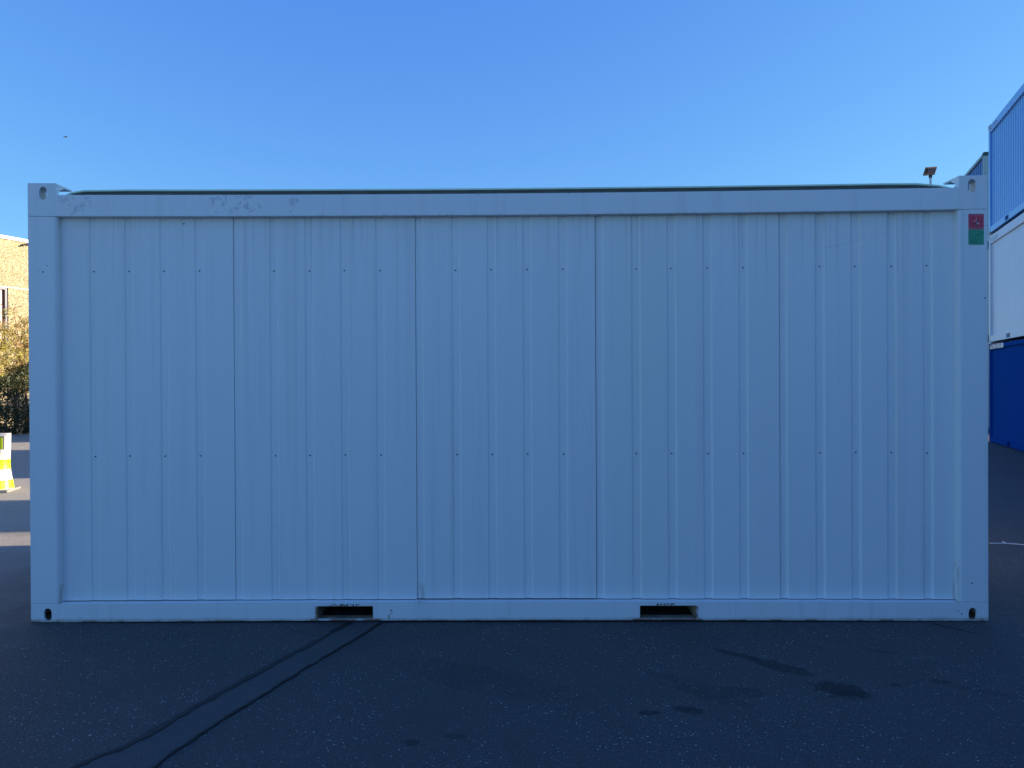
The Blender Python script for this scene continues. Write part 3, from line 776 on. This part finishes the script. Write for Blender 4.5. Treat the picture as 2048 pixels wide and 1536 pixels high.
bm = bmesh.new(); box(bm, -12, 34, .31, 12, 0, HR - .05); link('hall', bm, COPING, bld)
FRAME = simple('pinkish_window_frame', (0.50, 0.26, 0.22), 0.5, 0.1, 4)
DARKF = simple('dark_reveal_paint', (0.05, 0.055, 0.09), 0.5, 0.15, 4)
GLASS = simple('dark_window_glass', (0.04, 0.09, 0.10), 0.08, 0.1, 2)
for w in wins:
    a, b, c, d = w[0][0], w[1][0], w[0][1], w[2][1]
    bm = bmesh.new(); box(bm, b - .09, b - .001, .03, .29, c, d); box(bm, a + .001, a + .09, .03, .29, c, d); box(bm, a + .091, b - .091, .03, .29, d - .09, d - .001); box(bm, a + .091, b - .091, .03, .29, c, c + .06)
    wn_ = link('window', bm, DARKF, bld)
    bm = bmesh.new()
    for xx in (b - .26, (a + b) / 2, a + .12): box(bm, xx, xx + .10, .09, .16, c + .061, d - .091)
    link('frame', bm, FRAME, wn_)
    bm = bmesh.new(); box(bm, a + .092, b - .092, .17, .18, c + .062, d - .092); link('pane', bm, GLASS, wn_)
bm = bmesh.new(); tube(bm, [(2.95, -.05, 6.43), (3.02, -.08, 6.43), (3.08, -.10, 6.50), (3.20, -.08, 6.52), (5.0, -.05, 6.53)], .025, 8); link('drain_pipe', bm, HOUS, bld)

# ------------------------------------------------------------------ hedge and shrubs in front of it
H0 = Vector((-14.98, 17.546, 0))
LF_D = leafmat('hedge_leaf', [(0.030, 0.045, 0.018), (0.05, 0.07, 0.03), (0.035, 0.04, 0.02), (0.07, 0.085, 0.035), (0.04, 0.055, 0.03)])
LF_Y = leafmat('shrub_leaf_yellow_green', [(0.46, 0.42, 0.09), (0.56, 0.47, 0.13), (0.34, 0.34, 0.08), (0.55, 0.43, 0.18), (0.20, 0.19, 0.08)], .45)
LF_R = leafmat('shrub_leaf_rusty', [(0.50, 0.26, 0.14), (0.46, 0.36, 0.16), (0.55, 0.35, 0.21), (0.24, 0.18, 0.10), (0.50, 0.43, 0.18)], .45)
BARK = simple('pale_bark', (0.22, 0.16, 0.11), 0.85, 0.3, 14, bump=.3)
BARK2 = simple('rusty_bark', (0.26, 0.13, 0.08), 0.85, 0.3, 14, bump=.3)
def leaf(bm, p, size, r):
    d = Vector((r.gauss(0, 1), r.gauss(0, 1), r.gauss(0, 1))).normalized(); a = d.orthogonal().normalized()
    a = (Matrix.Rotation(r.uniform(0, 6.28), 3, d) @ a); b = d.cross(a); l = size; w = size * .42
    vs_ = [bm.verts.new(p + a * l * s_ + b * w * t_ + d * (.12 * l if abs(t_) > 0 else 0)) for s_, t_ in ((-.5, 0), (0, -.5), (.5, 0), (0, .5))]
    bm.faces.new(vs_)
hedge = empty('hedge', 'dark leafy hedge with see-through gaps along the foot of the pale building', 'hedge', H0, ROT)
r1 = random.Random(11)
bm = bmesh.new(); gaps = [(r1.uniform(-5, 8), r1.uniform(.30, 1.35), r1.uniform(.07, .22)) for _ in range(150)]
n = 0
while n < 26000:
    s = r1.uniform(-5, 8); z = r1.uniform(.02, 1.95 + .18 * math.sin(s * 1.7) + .12 * math.sin(s * 4.1)); y = r1.uniform(-.28, .28)
    if any((s - g[0]) ** 2 + (z - g[1]) ** 2 < g[2] ** 2 for g in gaps) and r1.random() < .93: continue
    if .35 < z < 1.3 and r1.random() < .2: continue
    leaf(bm, Vector((s, y, z)), r1.uniform(.07, .13), r1); n += 1
link('foliage', bm, LF_D, hedge, recalc=False)
bm = bmesh.new()
for i in range(60):
    s = -5 + 13 * i / 60 + r1.uniform(-.12, .12)
    p = [(s, r1.uniform(-.1, .1), 0)]
    for k in range(4): p.append((p[-1][0] + r1.uniform(-.08, .08), r1.uniform(-.12, .12), .42 * (k + 1)))
    tube(bm, p, [.022, .02, .016, .012, .008], 5)
link('stems', bm, BARK, hedge)

def shrub(s, y, h, spread, leafm, barkm, nl, seed, label, zlo):
    r = random.Random(seed)
    loc = H0 + DV * s - NV * y
    rt = empty('shrub', label, 'shrub', (loc.x, loc.y, 0), ROT, 'tall shrubs rising above the hedge')
    bs = bmesh.new(); bl = bmesh.new(); tips = []
    for k in range(r.randint(4, 6)):
        a = r.uniform(0, 6.28); top = h * r.uniform(.72, 1.0); p = [Vector((r.uniform(-.08, .08), r.uniform(-.08, .08), 0))]
        for i in range(1, 8):
            t_ = i / 7
            p.append(Vector((math.cos(a) * spread * t_ ** 1.5 + r.uniform(-.05, .05), math.sin(a) * .35 * spread * t_ + r.uniform(-.04, .04), top * t_)))
        tube(bs, p, [.026 * (1 - .8 * i / 7) + .003 for i in range(8)], 5)
        for i in range(3, 8):
            for _ in range(4):
                q0 = p[i]; dd = Vector((r.gauss(0, 1), r.gauss(0, .7), r.uniform(.1, 1.1))).normalized(); ln_ = r.uniform(.25, .7)
                q1 = q0 + dd * ln_ * .5 + Vector((0, 0, .03)); q2 = q0 + dd * ln_
                tube(bs, [q0, q1, q2], [.008, .006, .003], 4); tips.append((q0, q2))
    for i in range(nl):
        a_, b_ = r.choice(tips); t_ = r.random()
        p = a_.lerp(b_, t_) + Vector((r.gauss(0, .06), r.gauss(0, .06), r.gauss(0, .06)))
        if p.z < zlo or (p.z > 2.7 and r.random() < (p.z - 2.7) / 1.3): continue
        leaf(bl, p, r.uniform(.05, .11), r)
    link('stems', bs, barkm, rt); link('foliage', bl, leafm, rt, recalc=False)
shrub(-.55, .45, 3.7, .55, LF_Y, BARK, 4200, 1, 'yellow green shrub left of the pale upright stem, above the hedge', .8)
shrub(.10, .35, 4.1, .45, LF_Y, BARK, 2800, 2, 'shrub with the pale upright stem, beside the window', .9)
shrub(.62, .50, 3.9, .50, LF_R, BARK2, 2600, 3, 'rusty twiggy shrub nearest the grey container edge', .9)
shrub(-.95, .75, 4.0, .50, LF_R, BARK2, 1500, 4, 'reddish bare twigged shrub under the dark window', 1.2)
for i, s in enumerate((-3.2, -2.1, 1.9, 3.1, 4.6, 6.0)):
    shrub(s, .5 + .2 * (i % 2), 3.6 + .3 * (i % 3), .55, (LF_Y, LF_R)[i % 2], (BARK, BARK2)[i % 2], 1200, 20 + i, ('yellow green' if i % 2 == 0 else 'rusty') + ' shrub in the row above the hedge', 1.0)

# ------------------------------------------------------------------ traffic cone
cone = empty('traffic_cone', 'white and fluorescent yellow banded traffic marker on a grey base plate', 'traffic cone', (-7.335, 5.75, 0), R(12))
CWHITE = simple('white_plastic', (0.52, 0.515, 0.49), 0.5, 0.05, 10)
CYEL = simple('fluorescent_yellow_film', (0.33, 0.42, 0.002), 0.45, 0.06, 20)
CBASE = simple('grey_rubber_base', (0.20, 0.19, 0.18), 0.8, 0.2, 12, bump=.3)
CDARK = simple('shadowed_slot_plastic', (0.16, 0.17, 0.17), 0.6, 0.1, 10)
bm = bmesh.new(); box(bm, -.235, .235, -.215, .215, 0, .038); bevel(bm, .010); link('base', bm, CBASE, cone)
def cwd(z):
    if z < .40: t_ = z / .40; return (.225 - .055 * t_, .205 - .075 * t_)
    t_ = (z - .40) / .42; return (.170 + .018 * t_, .130 - .075 * t_)
def loft(z0, z1, grow, n=28, m=6):
    bm = bmesh.new(); rings = []
    for j in range(m + 1):
        z = z0 + (z1 - z0) * j / m; w, d = cwd(z); w += grow; d += grow; pw = 2.0 if z < .35 else 2.0 + 3 * (z - .35) / .45
        ring = []
        for k in range(n):
            a = 2 * math.pi * k / n; c, s = math.cos(a), math.sin(a)
            ring.append(bm.verts.new((w * math.copysign(abs(c) ** (2 / pw), c), d * math.copysign(abs(s) ** (2 / pw), s), z)))
        rings.append(ring)
    for A_, B_ in zip(rings, rings[1:]):
        for k in range(n): bm.faces.new((A_[k], A_[(k + 1) % n], B_[(k + 1) % n], B_[k]))
    bm.faces.new(rings[0][::-1]); bm.faces.new(rings[-1]); return bm
bm = loft(.0385, .82, 0, m=14); link('body', bm, CWHITE, cone, smooth=False)
for z0, z1 in ((.045, .165), (.315, .455)):
    link('reflective_band', loft(z0, z1, .004), CYEL, cone)
bm = bmesh.new()
for sy in (-1, 1):
    for (x0, x1, z0, z1) in ((-.125, .125, .600, .765),):
        _, d = cwd(.70); ya, yb = sorted((sy * (d * .6), sy * (d + .016))); box(bm, x0, x1, ya, yb, z0, z1)
bevel(bm, .006); link('reflective_band', bm, CYEL, cone)
bm = bmesh.new()
for sy in (-1, 1):
    _, d = cwd(.70)
    for (x0, x1, z0, z1) in ((.129, .143, .600, .765), (-.143, -.129, .600, .765), (-.143, .143, .769, .782)):
        ya, yb = sorted((sy * d * .6, sy * (d + .012))); box(bm, x0, x1, ya, yb, z0, z1)
link('handle_slot', bm, CDARK, cone)

# ------------------------------------------------------------------ small things
WIRE = simple('white_cord_plastic', (0.72, 0.72, 0.72), 0.5, 0.05, 10)
bm = bmesh.new()
tube(bm, [(4.42, 2.217, gz(4.42) + .006), (4.50, 2.214, gz(4.5) + .006), (4.58, 2.216, gz(4.58) + .006), (4.66, 2.185, gz(4.66) + .006), (4.78, 2.13, gz(4.78) + .006), (5.1, 2.00, gz(5.1) + .006), (5.5, 2.06, gz(5.5) + .006)], .0055, 6)
tube(bm, [(4.575, 2.223, gz(4.57) + .006), (4.565, 2.26, gz(4.57) + .014)], .005, 6)
tag(link('cord', bm, WIRE), 'thin white cord lying on the asphalt right of the container', 'cord')

BIRDM = simple('dark_bird_plumage', (0.012, 0.012, 0.016), 0.7, 0.2, 12)
bm = bmesh.new()
tube(bm, [(-.20, 0, .0), (-.15, 0, .0), (-.05, 0, -.01), (.08, 0, .0), (.15, 0, .02), (.19, 0, .025), (.225, 0, .02)], [.028, .022, .05, .055, .038, .032, .006], 10)
for sy in (-1, 1):
    W = [[(.09, sy * .03, .02), (.10, sy * .15, .09), (.03, sy * .33, .07), (-.06, sy * .34, .06), (-.05, sy * .15, .07), (-.06, sy * .03, .01)]]
    for pl in W:
        a_ = [bm.verts.new(p) for p in pl]; b_ = [bm.verts.new((p[0], p[1], p[2] + .010)) for p in pl]
        bm.faces.new(a_); bm.faces.new(b_[::-1])
        for i in range(len(pl)): bm.faces.new((a_[i], a_[(i + 1) % len(pl)], b_[(i + 1) % len(pl)], b_[i]))
b = link('bird', bm, BIRDM, None, (-33.4, 50, 19.7)); b.scale = (.7, .7, .7); b.rotation_euler = (R(8), R(-10), R(55))
tag(b, 'tiny dark bird flying in the clear sky above the container', 'bird')
